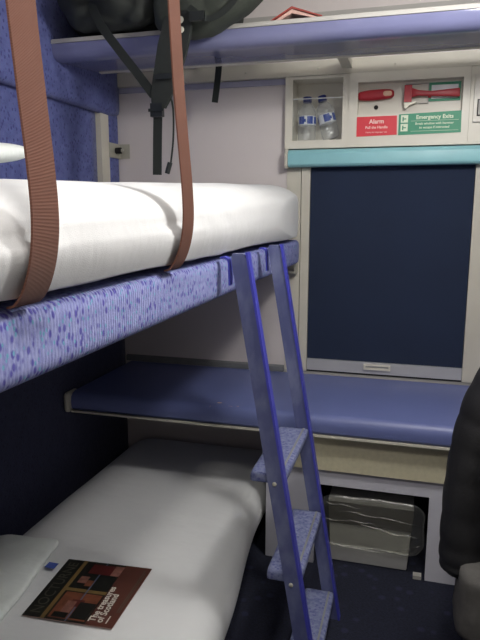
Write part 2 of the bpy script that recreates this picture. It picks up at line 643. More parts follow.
# ------------------------------------------------------------------ luggage shelf
sh = thing('luggage_shelf', 'long glossy lavender luggage shelf high across the window wall', 'shelf', (0.9, -0.3, 1.92))
prof = [(-0.245, 1.945), (-0.245, 1.925), (-0.50, 1.905), (-0.535, 1.903), (-0.556, 1.912), (-0.567, 1.930), (-0.570, 1.957), (-0.556, 1.957), (-0.54, 1.93), (-0.50, 1.925)]
obj('shelf_board', prism(prof, 0, 0.021, RX - 0.002), 'shelf', sh, smooth=True)
obj('edging', prism([(-0.574, 1.958), (-0.572, 1.972), (-0.560, 1.976), (-0.548, 1.970), (-0.548, 1.958)], 0, 0.021, RX - 0.002), 'greycream', sh, smooth=True)
obj('back_rail', prism([(-0.243, 1.921), (-0.243, 1.947), (-0.222, 1.950), (-0.222, 1.921)], 0, 0.035, RX - 0.002), 'cream', sh, bev=0.002)
for x in (0.30, 1.05, 1.70):
    obj('bracket', bx((x - 0.02, -0.2215, 1.925), (x + 0.02, -0.0355, 1.95)), 'creamd', sh, bev=0.003)
for x in (0.62, 0.93, 1.24):
    obj('screw', lathe([(0.004, -0.001), (0.004, 0.001), (0.001, 0.002)], 10, Matrix.Translation((x, -0.0365, 1.93)) @ Matrix.Rotation(PI / 2, 4, 'X')), 'steel', sh)

# ------------------------------------------------------------------ desk
dk = thing('desk', 'glossy blue desk shelf running under the window', 'desk', (0.9, -0.3, 0.55))
prof = [(-0.016, 0.62), (-0.016, 0.58), (-0.53, 0.545), (-0.560, 0.545), (-0.572, 0.556), (-0.575, 0.58), (-0.571, 0.603), (-0.560, 0.615), (-0.543, 0.6205)]
obj('desk_top', prism(prof, 0, 0.031, RX - 0.002), 'desk', dk, smooth=True)
obj('edging', prism([(-0.578, 0.5385), (-0.578, 0.546), (-0.562, 0.544), (-0.53, 0.544), (-0.53, 0.5385)], 0, 0.031, RX - 0.002), 'creamd', dk)
obj('end_cap', rbox((0.0005, -0.590, 0.536), (0.030, -0.50, 0.620), (0.015, 0.02, 0.015), (6, 6, 6)), 'creamd', dk, smooth='all')
obj('upstand', prism([(-0.016, 0.621), (-0.016, 0.645), (-0.001, 0.650), (-0.001, 0.621)], 0, 0.004, 0.798), 'upstand', dk)
for (x, y, s) in ((0.630, -0.556, 0.011), (0.655, -0.534, 0.012), (0.705, -0.548, 0.013), (0.735, -0.545, 0.009)):
    b = new()
    n = 9
    v = [b.verts.new((x + s * math.cos(2 * PI * i / n) * random.uniform(.5, 1.1), y + 0.7 * s * math.sin(2 * PI * i / n) * random.uniform(.5, 1.1), 0.6212 - max(0, (-0.540 - y)) * 0.45)) for i in range(n)]
    b.faces.new(v)
    r = bmesh.ops.extrude_face_region(b, geom=b.faces[:])
    for q in r['geom']:
        if isinstance(q, bmesh.types.BMVert):
            q.co.z -= 0.003
    bmesh.ops.recalc_face_normals(b, faces=b.faces)
    obj('paint_chip', b, 'skin', dk)['label'] = 'chipped patch of paint'

# ------------------------------------------------------------------ box under the desk
cb = thing('desk_cupboard', 'white and beige cupboard under the desk with open bin recess', 'cupboard', (1.3, -0.3, 0))
obj('fascia', bx((0.835, -0.535, 0.395), (RX - 0.003, -0.50, 0.5375)), 'fascia', cb, bev=0.004)
bm = new()
box(bm, (0.84, -0.520, 0.0), (0.88, -0.50, 0.394))
box(bm, (0.90, -0.520, 0.0), (1.031, -0.50, 0.330))
box(bm, (0.88, -0.520, 0.0), (0.90, -0.50, 0.394))
box(bm, (0.90, -0.520, 0.330), (RX - 0.003, -0.50, 0.394))
box(bm, (1.447, -0.520, 0.0), (RX - 0.003, -0.50, 0.330))
obj('front_panel', bm, 'white', cb)
bm = new()
box(bm, (0.84, -0.4995, 0.0), (0.86, -0.002, 0.5375))
obj('side_panel', bm, 'creamd', cb)
bm = new()
box(bm, (0.99, -0.4995, 0.005), (1.00, -0.12, 0.40))
box(bm, (1.48, -0.4995, 0.005), (1.49, -0.12, 0.40))
box(bm, (1.00, -0.13, 0.005), (1.48, -0.12, 0.40))
box(bm, (1.00, -0.4995, 0.39), (1.48, -0.13, 0.40))
obj('recess_lining', bm, 'cavity', cb)
obj('hinge_block', bx((1.405, -0.525, 0.002), (1.435, -0.50, 0.016)), 'greycream', cb, bev=0.003)

# bin with a bag
bn = thing('waste_bin', 'small grey waste bin tucked in the recess under the desk', 'bin', (1.22, -0.35, 0))
obj('bin_body', prism([(1.092, 0.002), (1.078, 0.262), (1.398, 0.262), (1.382, 0.002)], 1, -0.480, -0.20), 'bin', bn, bev=0.006)
obj('bin_flap', prism([(1.084, 0.165), (1.080, 0.25), (1.396, 0.25), (1.392, 0.165)], 1, -0.486, -0.4805), 'binlid', bn)['label'] = 'dark brown flap at the top of the bin front'
bb = rbox((1.045, -0.519, 0.082), (1.438, -0.492, 0.292), (0.06, 0.013, 0.06), (26, 8, 18), 0.005, 9, 3)
obj('waste_bag', bb, 'bag', bn, smooth='all')['label'] = 'clear plastic bag hooked over the bin'
foldm = clear('bag_fold_plastic', (0.92, 0.92, 0.88, 1), 0.25, 0.12, 1.0)
for (x0, x1, z, dz, r) in ((1.07, 1.22, 0.262, -0.006, .0012), (1.12, 1.40, 0.236, -0.02, .0012), (1.06, 1.26, 0.198, 0.004, .0018), (1.20, 1.42, 0.190, -0.028, .0022), (1.055, 1.30, 0.098, -0.006, .0020), (1.27, 1.42, 0.082, 0.05, .0024)):
    pts = [(x0 + (x1 - x0) * i / 5, -0.523 - 0.003 * random.random(), z + dz * i / 5 + random.uniform(-.006, .006)) for i in range(6)]
    obj('bag_fold', tube(pts, lambda f: 0.0006 + r * math.sin(f * PI), 5, 6), foldm, bn, smooth='all')

# ------------------------------------------------------------------ roller blind
rb = thing('roller_blind', 'navy roller blind pulled down over the window, teal casing', 'blind', (1.24, 0, 1.55))
obj('casing', prism([(-0.0, 1.535), (-0.050, 1.535), (-0.060, 1.545), (-0.060, 1.590), (-0.045, 1.606), (0.0, 1.608)], 0, 0.812, 1.76), 'teal', rb, bev=0.003)
obj('end_cap', prism([(-0.0, 1.530), (-0.054, 1.530), (-0.064, 1.545), (-0.064, 1.592), (-0.048, 1.610), (0.0, 1.610)], 0, 0.800, 0.8115), 'creamd', rb)
obj('blind_cloth', bx((0.905, -0.004, 0.692), (1.570, -0.002, 1.545)), 'blind', rb)
obj('bottom_bar', bx((0.905, -0.014, 0.640), (1.570, 0.002, 0.6915)), 'alu', rb, bev=0.002)
obj('bottom_seal', bx((0.905, -0.010, 0.633), (1.570, 0.002, 0.6395)), 'dark', rb)
bm = new()
box(bm, (1.16, -0.024, 0.660), (1.275, -0.0145, 0.668))
box(bm, (1.16, -0.024, 0.678), (1.275, -0.0145, 0.684))
box(bm, (1.16, -0.024, 0.668), (1.168, -0.0145, 0.678))
box(bm, (1.267, -0.024, 0.668), (1.275, -0.0145, 0.678))
obj('handle', bm, 'cream', rb)['label'] = 'white pull handle'

# ------------------------------------------------------------------ equipment cabinet above the window
ec = thing('equipment_cabinet', 'cream cabinet above the window with bottle niche and alarm recess', 'cabinet', (1.25, 0, 1.7))
F = -0.032
bm = new()
box(bm, (0.793, F, 1.612), (0.825, 0.099, 1.904))
box(bm, (0.825, F, 1.612), (1.060, 0.099, 1.645))
box(bm, (1.035, F, 1.645), (1.060, 0.099, 1.904))
box(bm, (0.825, F + 0.004, 1.893), (1.035, 0.099, 1.904))
box(bm, (0.825, 0.085, 1.645), (1.035, 0.099, 1.893))
obj('niche_case', bm, 'cream', ec)
bm = new()
P0 = -0.037
box(bm, (1.0605, P0, 1.612), (1.097, 0.09, 1.904))
box(bm, (1.503, P0, 1.612), (1.530, 0.09, 1.904))
box(bm, (1.097, P0, 1.612), (1.503, 0.09, 1.668))
box(bm, (1.097, P0, 1.866), (1.503, 0.09, 1.904))
box(bm, (1.097, 0.004, 1.668), (1.503, 0.09, 1.866))
box(bm, (1.097, P0, 1.668), (1.503, -0.030, 1.740))
obj('alarm_panel', bm, 'cream', ec)
obj('switch_panel', bx((1.531, F, 1.612), (RX - 0.003, 0.09, 1.904)), 'cream', ec)
obj('pocket_front', bx((0.826, F + 0.001, 1.646), (1.034, F + 0.003, 1.812)), 'acryl', ec)['label'] = 'clear acrylic retaining front'
obj('pocket_rim', bx((0.826, F, 1.812), (1.034, F + 0.004, 1.8155)), 'acryl_edge', ec)

# switch
sw = thing('wall_switch', 'white switch plate at the right end of the cabinet', 'switch', (1.58, F, 1.78))
obj('plate', bx((1.545, F - 0.012, 1.695), (1.66, F - 0.0005, 1.872)), plain('switch_white', S(214, 210, 200), 0.4), sw, bev=0.006)
obj('button', bx((1.562, F - 0.022, 1.720), (1.60, F - 0.0125, 1.775)), 'greycream', sw, bev=0.004)
obj('switch_gasket', bx((1.558, F - 0.0135, 1.716), (1.604, F - 0.0122, 1.779)), 'dark', sw)

# signs
sg = thing('alarm_sign', 'red sign lettered Alarm beneath the red pull handle', 'sign', (1.18, P0, 1.69))
obj('sign_plate', prism([(1.096, 1.653), (1.096, 1.731), (1.256, 1.731), (1.258, 1.656)], 1, P0 - 0.002, P0 - 0.0003), 'redsign', sg)
text('lettering', 'Alarm', 0.024, FRONT(1.176, P0 - 0.0022, 1.703), 'pinktext', sg, 'CENTER', bold=0.0006)
text('lettering', 'Pull the Handle', 0.0145, FRONT(1.176, P0 - 0.0022, 1.683), 'pinktext', sg, 'CENTER', bold=0.0003)
text('lettering', 'Penalty for improper use', 0.0085, FRONT(1.176, P0 - 0.0022, 1.666), 'pinktext', sg, 'CENTER')
sg = thing('emergency_exit_sign', 'green sign lettered Emergency Exits beneath the red hammer', 'sign', (1.38, P0, 1.69))
obj('sign_plate', prism([(1.2635, 1.654), (1.2635, 1.735), (1.502, 1.741), (1.504, 1.658)], 1, P0 - 0.002, P0 - 0.0003), 'green', sg)
text('lettering', 'Emergency Exits', 0.0215, FRONT(1.402, P0 - 0.0022, 1.714), 'signtext', sg, 'CENTER', bold=0.0005)
text('lettering', 'Break window with hammer', 0.0128, FRONT(1.402, P0 - 0.0022, 1.692), 'signtext', sg, 'CENTER', bold=0.0002)
text('lettering', 'to escape if instructed', 0.0128, FRONT(1.402, P0 - 0.0022, 1.677), 'signtext', sg, 'CENTER', bold=0.0002)
obj('rule', bx((1.312, P0 - 0.0026, 1.7065), (1.494, P0 - 0.0021, 1.7075)), 'signtext', sg)
obj('rule', bx((1.312, P0 - 0.0026, 1.667), (1.494, P0 - 0.0021, 1.668)), 'signtext', sg)
for z in (1.702, 1.668):
    p = obj('pictogram', bx((1.272, P0 - 0.0028, z), (1.300, P0 - 0.0021, z + 0.029)), 'signtext', sg)
    bm = new()
    box(bm, (1.278, P0 - 0.0035, z + 0.005), (1.283, P0 - 0.0029, z + 0.022))
    box(bm, (1.283, P0 - 0.0035, z + 0.012), (1.293, P0 - 0.0029, z + 0.016))
    obj('pictogram_mark', bm, 'green', p)

# alarm handle and keyhole
def hf(w):
    f = abs(w.x - 1.166) / 0.078
    return (w.x, w.y, 1.818 + (w.z - 1.818) * (1 - 0.38 * min(1, f) ** 2.6) + (w.x - 1.166) * 0.03)
ah = obj('alarm_handle', rbox((1.093, -0.026, 1.797), (1.240, 0.001, 1.840), (0.012, 0.014, 0.014), (18, 6, 8), fn=hf), 'red', ec, smooth='all')
ah['label'] = 'red oblong pull handle'
obj('wear_patch', rbox((1.196, -0.0275, 1.810), (1.232, -0.022, 1.831), (0.012, 0.002, 0.009), (8, 3, 6)), 'skin', ah, smooth='all')['label'] = 'pale worn label at the right end of the grip'
obj('keyhole', lathe([(0.0085, 0.0), (0.0085, 0.004), (0.006, 0.005)], 16, Matrix.Translation((1.169, 0.0038, 1.772)) @ Matrix.Rotation(PI / 2, 4, 'X')), 'dark', ec)

# hammer
hm = thing('emergency_hammer', 'red emergency hammer clipped in the recess above the green sign', 'hammer', (1.39, 0.0, 1.82))
hb = new()
box(hb, (1.280, -0.030, 1.783), (1.310, -0.006, 1.848))
obj('head', hb, 'red', hm, bev=0.006)
obj('grip', prism([(1.308, 1.800), (1.308, 1.838), (1.335, 1.828), (1.385, 1.822), (1.492, 1.829), (1.494, 1.796), (1.385, 1.803), (1.335, 1.806)], 1, -0.028, -0.009), 'red', hm, bev=0.004)
obj('blade', prism([(1.284, 1.760), (1.279, 1.783), (1.308, 1.783), (1.325, 1.787), (1.330, 1.782), (1.300, 1.770), (1.290, 1.758)], 1, -0.024, -0.012), 'steel', hm)
obj('sticker', bx((1.375, 0.0005, 1.786), (1.497, 0.0035, 1.858)), 'green', hm)['label'] = 'green framed sticker behind the grip'
obj('sticker_centre', bx((1.385, -0.0008, 1.796), (1.487, 0.0003, 1.848)), 'whitelabel', hm)
bm = new()
box(bm, (1.283, -0.005, 1.854), (1.375, 0.0035, 1.857))
box(bm, (1.290, -0.005, 1.779), (1.375, 0.0035, 1.782))
box(bm, (1.372, -0.005, 1.782), (1.375, 0.0035, 1.854))
obj('clip_frame', bm, 'greycream', hm)
obj('clip', bx((1.372, -0.0085, 1.80), (1.384, 0.003, 1.826)), 'red', hm)


# water bottles
def make_bottle(label, mw, cap_mat='bluecap'):
    t = thing('water_bottle', label, 'bottle', (0, 0, 0), 'water bottles in the cabinet niche')
    prof = [(0.020, 0.0), (0.029, 0.004), (0.0315, 0.012), (0.0315, 0.034), (0.0295, 0.038), (0.0315, 0.042), (0.0315, 0.062), (0.030, 0.065),
            (0.030, 0.105), (0.0315, 0.108), (0.0315, 0.118), (0.028, 0.132), (0.019, 0.150), (0.0125, 0.160), (0.0115, 0.170)]
    obj('bottle_body', lathe(prof, 28), 'bottle', t, smooth='all')
    lb = obj('label_band', lathe([(0.0303, 0.066), (0.0307, 0.067), (0.0307, 0.103), (0.0303, 0.104)], 28), 'whitelabel', t, smooth='all')
    bm = new()
    for a0, a1, z0, z1 in ((-2.5, -1.75, 0.070, 0.101), (-1.4, -0.7, 0.070, 0.101), (-1.75, -1.55, 0.078, 0.090), (-0.5, 2.9, 0.072, 0.100)):
        n = max(3, int((a1 - a0) / 0.15))
        A = [[bm.verts.new((r * math.cos(a0 + (a1 - a0) * i / n), r * math.sin(a0 + (a1 - a0) * i / n), z)) for r, z in ((0.0308, z0), (0.0313, z0), (0.0313, z1), (0.0308, z1))] for i in range(n + 1)]
        for p, q in zip(A, A[1:]):
            for i in range(4):
                bm.faces.new((p[i], p[(i + 1) % 4], q[(i + 1) % 4], q[i]))
        bm.faces.new(A[0][::-1]); bm.faces.new(A[-1])
    bmesh.ops.recalc_face_normals(bm, faces=bm.faces)
    obj('label_mark', bm, 'bluelabel', lb)
    obj('cap', lathe([(0.0145, 0.160), (0.0155, 0.161), (0.0155, 0.181), (0.014, 0.184)], 20), cap_mat, t, smooth=True)
    t.matrix_world = mw @ Matrix.Diagonal((1.2, 1.2, 1.0, 1))
    return t


make_bottle('upright clear water bottle with dark blue cap in the cabinet niche', Matrix.Translation((0.879, 0.02, 1.6455)))
make_bottle('clear water bottle leaning left beside the upright bottle', Matrix.Translation((0.984, 0.035, 1.656)) @ Matrix.Rotation(math.radians(-15), 4, 'Y') @ Matrix.Rotation(0.7, 4, 'Z'))

# ------------------------------------------------------------------ upper bunk
Y0, Y1 = -2.62, -0.066
ub = thing('upper_bunk', 'upper bunk with lilac flecked fabric front rail', 'bunk', (0.45, -1.3, 1.13))
def rail(w):
    return w
obj('front_rail', rbox((0.795, Y0, 1.126), (0.875, Y1, 1.229), (0.018, 0.035, 0.02), (6, 60, 8)), 'bunk_fab', ub, smooth='all')
obj('base_board', bx((0.02, Y0 + 0.02, 1.14), (0.795, Y1 - 0.01, 1.19)), plain('grey_base_board', S(120, 120, 126), 0.6), ub, bev=0.004)
obj('mattress', rbox((0.035, Y0 + 0.03, 1.191), (0.792, Y1 - 0.02, 1.237), (0.03, 0.03, 0.03), (12, 30, 5)), 'mattress', ub, smooth='all')
bk = thing('bunk_bracket', 'small metal bracket on the window wall under the bunk rail', 'bracket', (0.80, -0.002, 1.1))
bm = new()
box(bm, (0.795, -0.045, 1.078), (0.855, -0.0125, 1.088))
box(bm, (0.845, -0.045, 1.088), (0.855, -0.0125, 1.122))
box(bm, (0.795, -0.0125, 1.078), (0.855, -0.0065, 1.122))
obj('bracket_plate', bm, 'steel', bk)
obj('bracket_pin', tube([(0.80, -0.0128, 1.11), (0.80, -0.06, 1.11)], 0.008, 1), 'dark', bk)

def duv(w):
    x, y, z = w
    # slight dips where the belts pull in, fuller far end
    for yc in (-2.026, -1.540):
        d = math.exp(-((y - yc) / 0.07) ** 2)
        if x > 0.5:
            x -= 0.010 * d
        z -= 0.004 * d
    # tucked wrinkles fanning from the belt
    if x > 0.7:
        x += 0.006 * math.sin((y * 34 + z * 30)) * math.exp(-((y + 1.32) / 0.16) ** 2) * (1.45 - z) * 4
    if x > 0.75 and z < 1.345:
        x += 0.100 * ((1.345 - z) / 0.104) * min(1.0, (x - 0.75) / 0.03) * min(1.0, max(0.0, -0.085 - y) / 0.08)
        x = min(x, 0.874 + 0.028 * min(1.0, max(0.0, -0.1 - y) / 0.5))
    elif x > 0.75:
        x = min(x, 0.874 + 0.028 * min(1.0, max(0.0, -0.1 - y) / 0.5))
    z = 1.241 + (z - 1.241) * max(0.6, 0.99 + 0.16 * (y + 0.1))
    x = min(x, 0.902 - 0.022 * max(0.0, (1.30 - z) / 0.06) ** 1.5)
    return (x, y, max(z, 1.2405))
dv = obj('duvet', rbox((0.03, Y0 + 0.02, 1.241), (0.898, -0.085, 1.464), (0.17, 0.09, 0.108), (44, 130, 18), 0.004, 2.4, 4, fn=duv, e=2.15), 'sheet', smooth='all')
tag(dv, 'plump white duvet spread along the upper bunk', 'duvet')
pw = obj('pillow', rbox((-0.18, -0.30, -0.026), (0.18, 0.30, 0.026), (0.06, 0.16, 0.025), (16, 20, 6), 0.006, 5, 2, e=2.2), 'pillow', smooth='all')
pw.matrix_world = Matrix.Translation((0.20, -1.51, 1.470)) @ Matrix.Rotation(math.radians(7), 4, 'X')
tag(pw, 'white pillow on the upper bunk, its corner showing at the left edge', 'pillow')

# belts
def belt(label, y, zt, offs):
    pts = [(0.876, y, 1.2335), (0.888, y, 1.2375), (0.902, y, 1.258), (0.914, y, 1.295), (0.919, y, 1.34), (0.917, y, 1.40), (0.909, y, 1.50), (0.901, y, 1.62), (0.89, y, 1.9), (0.885, y, zt)]
    t = thing('safety_belt', label, 'strap', (0.885, y, zt), 'brown safety belts of the upper bunk')
    obj('belt_webbing', ribbon(pts, (0, 1, 0), 0.055, 0.003, 8), 'strap', t, smooth=True)
    obj('ceiling_anchor', bx((0.85, y - 0.035, zt), (0.92, y + 0.035, zt + 0.012)), 'steel', t, bev=0.003)
    return t
belt('wide brown belt at the left edge, nearest the camera', -2.026, H - 0.013, 0.0)
belt('brown belt hanging in front of the backpack strap', -1.540, H - 0.013, 0.0)

# latch on the corner
lt = thing('wall_latch', 'steel spring latch in the corner above the upper bunk', 'latch', (0.0, -0.05, 1.62))
bm = new()
box(bm, (-0.0035, -0.105, 1.590), (0.0025, -0.003, 1.655))
box(bm, (0.0025, -0.008, 1.590), (0.050, -0.002, 1.655))
obj('latch_plate', bm, 'steel', lt)
obj('latch_bolt', tube([(0.004, -0.05, 1.623), (0.03, -0.05, 1.623)], 0.014, 1, 14), 'dark', lt)
obj('latch_knob', lathe([(0.008, 0), (0.010, 0.004), (0.006, 0.012)], 14, Matrix.Translation((0.031, -0.05, 1.623)) @ Matrix.Rotation(PI / 2, 4, 'Y')), 'steel', lt, smooth=True)

# ------------------------------------------------------------------ lower bunk
lbk = thing('lower_bunk', 'lower bunk base along the blue padded wall', 'bunk', (0.4, -1.3, 0))
obj('bunk_base', bx((0.02, -2.62, 0.0), (0.70, -0.02, 0.07)), 'cavity', lbk, bev=0.004)
def low(w):
    x, y, z = w
    # edge drawn in beside the desk cupboard
    t = max(0.0, min(1.0, (y + 1.25) / 0.75))
    t = t * t * (3 - 2 * t)
    if x > 0.55:
        x -= (x - 0.55) * 0.20 * t
    return (max(x, 0.03), y, max(z, 0.0708))
ms = obj('made_up_mattress', rbox((0.06, -2.60, 0.071), (0.885, -0.012, 0.268), (0.12, 0.16, 0.095), (36, 110, 14), 0.003, 2.2, 9, fn=low, e=2.2), 'sheet_low', smooth='all')
tag(ms, 'thin mattress under a smooth white sheet on the lower bunk', 'mattress')
def crush(w):
    x, y, z = w
    r = noise.noise(Vector((x * 9, y * 4 + x * 5, 2.0)))
    z = max(-0.0125, z + 0.022 * r * max(0.0, min(1.0, (0.06 - x) / 0.1)))
    return (x, y, z)
pl = obj('pillow', rbox((-0.13, -0.33, -0.011), (0.13, 0.33, 0.011), (0.035, 0.035, 0.010), (30, 50, 6), 0.003, 8, 5, e=2.6, fn=crush), 'pillow', smooth='all')
pl.matrix_world = Matrix.Translation((0.214, -1.428, 0.289)) @ Matrix.Rotation(math.radians(9.5), 4, 'Z')
tag(pl, 'flat crumpled white pillow left of the magazine on the lower bunk', 'pillow')
bpy.context.view_layer.update()
bm = new()
box(bm, (0.312, -1.215, 0.2790), (0.344, -1.188, 0.2805))
g = obj('printed_tag', bm, 'bluetag', pl)
g['label'] = 'blue printed tag on the pillow edge'

# magazine
mg = thing('magazine', 'magazine titled Nocturne with a dark photographic cover on the lower bunk', 'magazine', (0.5, -1.28, 0.27))
MC = [(0.380, -1.423), (0.358, -1.152), (0.630, -1.130), (0.640, -1.406)]      # title side near, title side far, back far, back near
ux = (Vector(MC[2]) - Vector(MC[1])).normalized()
uy = (Vector(MC[1]) - Vector(MC[0])).normalized()
MZ = 0.2735
def mp(u, v, z=0):  # u from the title edge, v from the near edge
    a, b, c, d_ = [Vector(p) for p in MC]
    p = a.lerp(d_, u).lerp(b.lerp(c, u), v)
    return (p.x, p.y, MZ + z)
def patch(name, u0, v0, u1, v1, z, mat, par, t=0.0006):
    b = new()
    lo_ = [b.verts.new(mp(*q, z - t)) for q in ((u0, v0), (u1, v0), (u1, v1), (u0, v1))]
    hi_ = [b.verts.new(mp(*q, z)) for q in ((u0, v0), (u1, v0), (u1, v1), (u0, v1))]
    b.faces.new(lo_[::-1]); b.faces.new(hi_)
    for i in range(4):
        b.faces.new((lo_[i], lo_[(i + 1) % 4], hi_[(i + 1) % 4], hi_[i]))
    bmesh.ops.recalc_face_normals(b, faces=b.faces)
    return obj(name, b, mat, par)
patch('pages', 0.005, 0.005, 0.995, 0.995, 0.0030, 'paper', mg, 0.003)
cv = patch('cover', 0, 0, 1, 1, 0.0036, 'mag_black', mg)
Z = 0.0039
patch('cover_band', 0.70, 0, 1.0, 1, Z, 'mag_brown', cv, 0.0002)
patch('cover_photo', 0.27, 0.03, 0.68, 0.44, Z, 'mag_rust', cv, 0.0002)
patch('cover_photo', 0.27, 0.52, 0.62, 0.97, Z, 'mag_black', cv, 0.0002)
patch('cover_rule', 0.20, 0, 0.245, 1, Z, 'mag_gold', cv, 0.0002)
patch('cover_rule', 0.245, 0.455, 0.70, 0.505, Z + 0.0002, 'mag_gold', cv, 0.0002)
patch('cover_rule', 0.475, 0.0, 0.49, 1, Z + 0.0004, 'mag_blue', cv, 0.0002)
for (u0, v0, u1, v1, m_) in ((0.30, 0.04, 0.46, 0.12, 'mag_black'), (0.36, 0.12, 0.46, 0.30, 'mag_skin'), (0.40, 0.22, 0.54, 0.33, 'mag_red'), (0.50, 0.05, 0.68, 0.30, 'mag_black'),
                             (0.30, 0.60, 0.40, 0.72, 'mag_skin'), (0.40, 0.56, 0.48, 0.66, 'mag_rust'), (0.34, 0.78, 0.60, 0.95, 'mag_red'), (0.42, 0.80, 0.50, 0.88, 'mag_skin'),
                             (0.52, 0.55, 0.66, 0.75, 'mag_black'), (0.60, 0.78, 0.70, 0.96, 'mag_skin'), (0.55, 0.32, 0.66, 0.43, 'mag_rust')):
    patch('cover_detail', u0, v0, u1, v1, Z + 0.0005 + 0.0001 * random.random(), m_, cv, 0.0002)
def MT(u, v):
    p = mp(u, v, Z + 0.0006)
    R3 = Matrix(((uy.x, -ux.x, 0, p[0]), (uy.y, -ux.y, 0, p[1]), (0, 0, 1, p[2]), (0, 0, 0, 1)))
    return R3
text('title_lettering', 'NOCTURNE', 0.044, MT(0.165, 0.05), 'mag_dim', cv, depth=0.0001)
text('headline_lettering', 'The treasures', 0.027, MT(0.78, 0.05), 'mag_text', cv, depth=0.0001, bold=0.0006)
text('headline_lettering', 'of Scotland', 0.027, MT(0.86, 0.05), 'mag_text', cv, depth=0.0001, bold=0.0006)
for i, (a, b_) in enumerate(((0.05, 0.16), (0.22, 0.95), (0.22, 0.9))):
    patch('small_print', 0.915 + i * 0.022 if i else 0.90, a, 0.925 + i * 0.022 if i else 0.912, b_, Z + 0.0004, 'mag_dim' if i else 'mag_text', cv, 0.0002)

# ------------------------------------------------------------------ ladder
ld = thing('bunk_ladder', 'worn blue ladder hooked over the upper bunk rail', 'ladder', (1.1, -1.0, 0))
def lx(z):
    return 0.932 + (1.237 - z) * 0.172
def stile(y):
    w, d_ = 0.020, 0.011
    b = new()
    rows = []
    for z in (0.0, 0.3, 0.6, 0.9, 1.15, 1.232, 1.246):
        x = lx(z)
        ww = w if z < 1.24 else w * 0.7
        rows.append([b.verts.new((x + sx * ww, y + sy * d_, z)) for sx, sy in ((-1, -1), (1, -1), (1, 1), (-1, 1))])
    for p, q in zip(rows, rows[1:]):
        for i in range(4):
            b.faces.new((p[i], p[(i + 1) % 4], q[(i + 1) % 4], q[i]))
    b.faces.new(rows[0][::-1]); b.faces.new(rows[-1])
    s = obj('stile', b, 'stile', ld, bev=0.0025)
    # bright blue edge moulding on the outer narrow side
    b = new()
    rows = []
    for z in (0.0, 0.3, 0.6, 0.9, 1.15, 1.232, 1.250):
        x = lx(z) + w + 0.0005
        rows.append([b.verts.new((x + sx, y + sy * (d_ + 0.003), z)) for sx, sy in ((0, -1), (0.006, -1), (0.006, 1), (0, 1))])
    for p, q in zip(rows, rows[1:]):
        for i in range(4):
            b.faces.new((p[i], p[(i + 1) % 4], q[(i + 1) % 4], q[i]))
    b.faces.new(rows[0][::-1]); b.faces.new(rows[-1])
    obj('edge_moulding', b, 'stile_edge', s, bev=0.0015)
    # hook over the rail
    hk = ribbon([(0.906, y + 0.010, 1.165), (0.905, y + 0.010, 1.20), (0.903, y + 0.010, 1.226), (0.893, y + 0.010, 1.2350), (0.882, y + 0.010, 1.2340)], (0, 1, 0), 0.022, 0.005, 3)
    obj('hook', hk, 'stile_edge', ld)
    return s
stile(-1.22)
stile(-0.82)
for zt in (0.665, 0.385, 0.105):
    xc = lx(zt)
    t = obj('tread', rbox((xc - 0.075, -1.206, zt - 0.028), (xc + 0.024, -0.834, zt), (0.01, 0.006, 0.009), (8, 12, 6)), 'tread', ld, smooth='all')
    obj('tread_nosing', bx((xc + 0.004, -1.2, zt - 0.0005), (xc + 0.010, -0.84, zt + 0.0012)), 'upstand', t)['label'] = 'pale strip along the tread'
    for y in (-1.236, -0.804):
        obj('bolt', lathe([(0.006, 0), (0.006, 0.002), (0.003, 0.004)], 10, Matrix.Translation((xc, y + (0.0045 if y < -1 else -0.0045), zt - 0.014)) @ Matrix.Rotation(PI / 2 if y < -1 else -PI / 2, 4, 'X')), 'steel', ld)

# ------------------------------------------------------------------ backpack on the shelf
def rest(w):
    return (w.x, w.y, max(w.z, 1.9775))


def side(w):
    x, y, z = w
    t = max(0.0, (x - 0.66) / 0.18)
    z = z + 0.065 * t * (1.3 - min(1.0, (z - 1.92) / 0.25))
    n1 = noise.noise(Vector((x * 9 + z * 6, z * 4, 3.0)))
    y -= 0.012 * abs(n1) * 2
    return (x, min(y, -0.578) if z < 1.985 else y, z)
def crumple(w):
    x, y, z = w
    r = noise.noise(Vector((x * 6, z * 9, 1.0)))
    return (x, y - 0.05 * abs(r), max(z, 1.9775))


bp = thing('backpack', 'large black backpack on the luggage shelf, straps hanging down', 'backpack', (0.4, -0.4, 1.98))
obj('main_compartment', rbox((0.04, -0.60, 1.978), (0.66, -0.10, 2.27), (0.14, 0.12, 0.12), (34, 26, 24), 0.02, 7, 1, fn=rest), 'black', bp, smooth='all')
obj('front_pocket', rbox((0.10, -0.655, 1.985), (0.46, -0.50, 2.20), (0.08, 0.06, 0.08), (30, 18, 24), 0.014, 9, 6, fn=crumple), 'black', bp, smooth='all')
obj('side_pocket', rbox((0.47, -0.690, 1.922), (0.860, -0.572, 2.20), (0.10, 0.05, 0.06), (34, 14, 24), 0.010, 8, 2, fn=side), 'olive', bp, smooth='all')
obj('compression_strap', ribbon([(0.62, -0.722, 1.99), (0.68, -0.722, 1.95), (0.74, -0.71, 1.975), (0.80, -0.70, 2.04)], (0, 0.2, 1), 0.02, 0.003, 6), 'blackweb', bp)
obj('side_buckle', bx((0.625, -0.735, 1.945), (0.675, -0.722, 1.972)), 'buckle', bp, bev=0.004)
obj('compression_strap', ribbon([(0.12, -0.715, 2.10), (0.28, -0.720, 2.05), (0.42, -0.70, 2.07)], (0, 0.2, 1), 0.022, 0.003, 6), 'blackweb', bp)
s1 = obj('shoulder_strap', ribbon([(0.585, -0.64, 2.05), (0.575, -0.685, 1.98), (0.562, -0.69, 1.92), (0.537, -0.68, 1.85), (0.506, -0.665, 1.77), (0.490, -0.66, 1.725), (0.484, -0.66, 1.70)], (1, -0.1, 0.25), lambda f: 0.105 if f < 0.45 else 0.105 - (f - 0.45) * 0.10, 0.014, 6), 'black', bp, smooth=True)
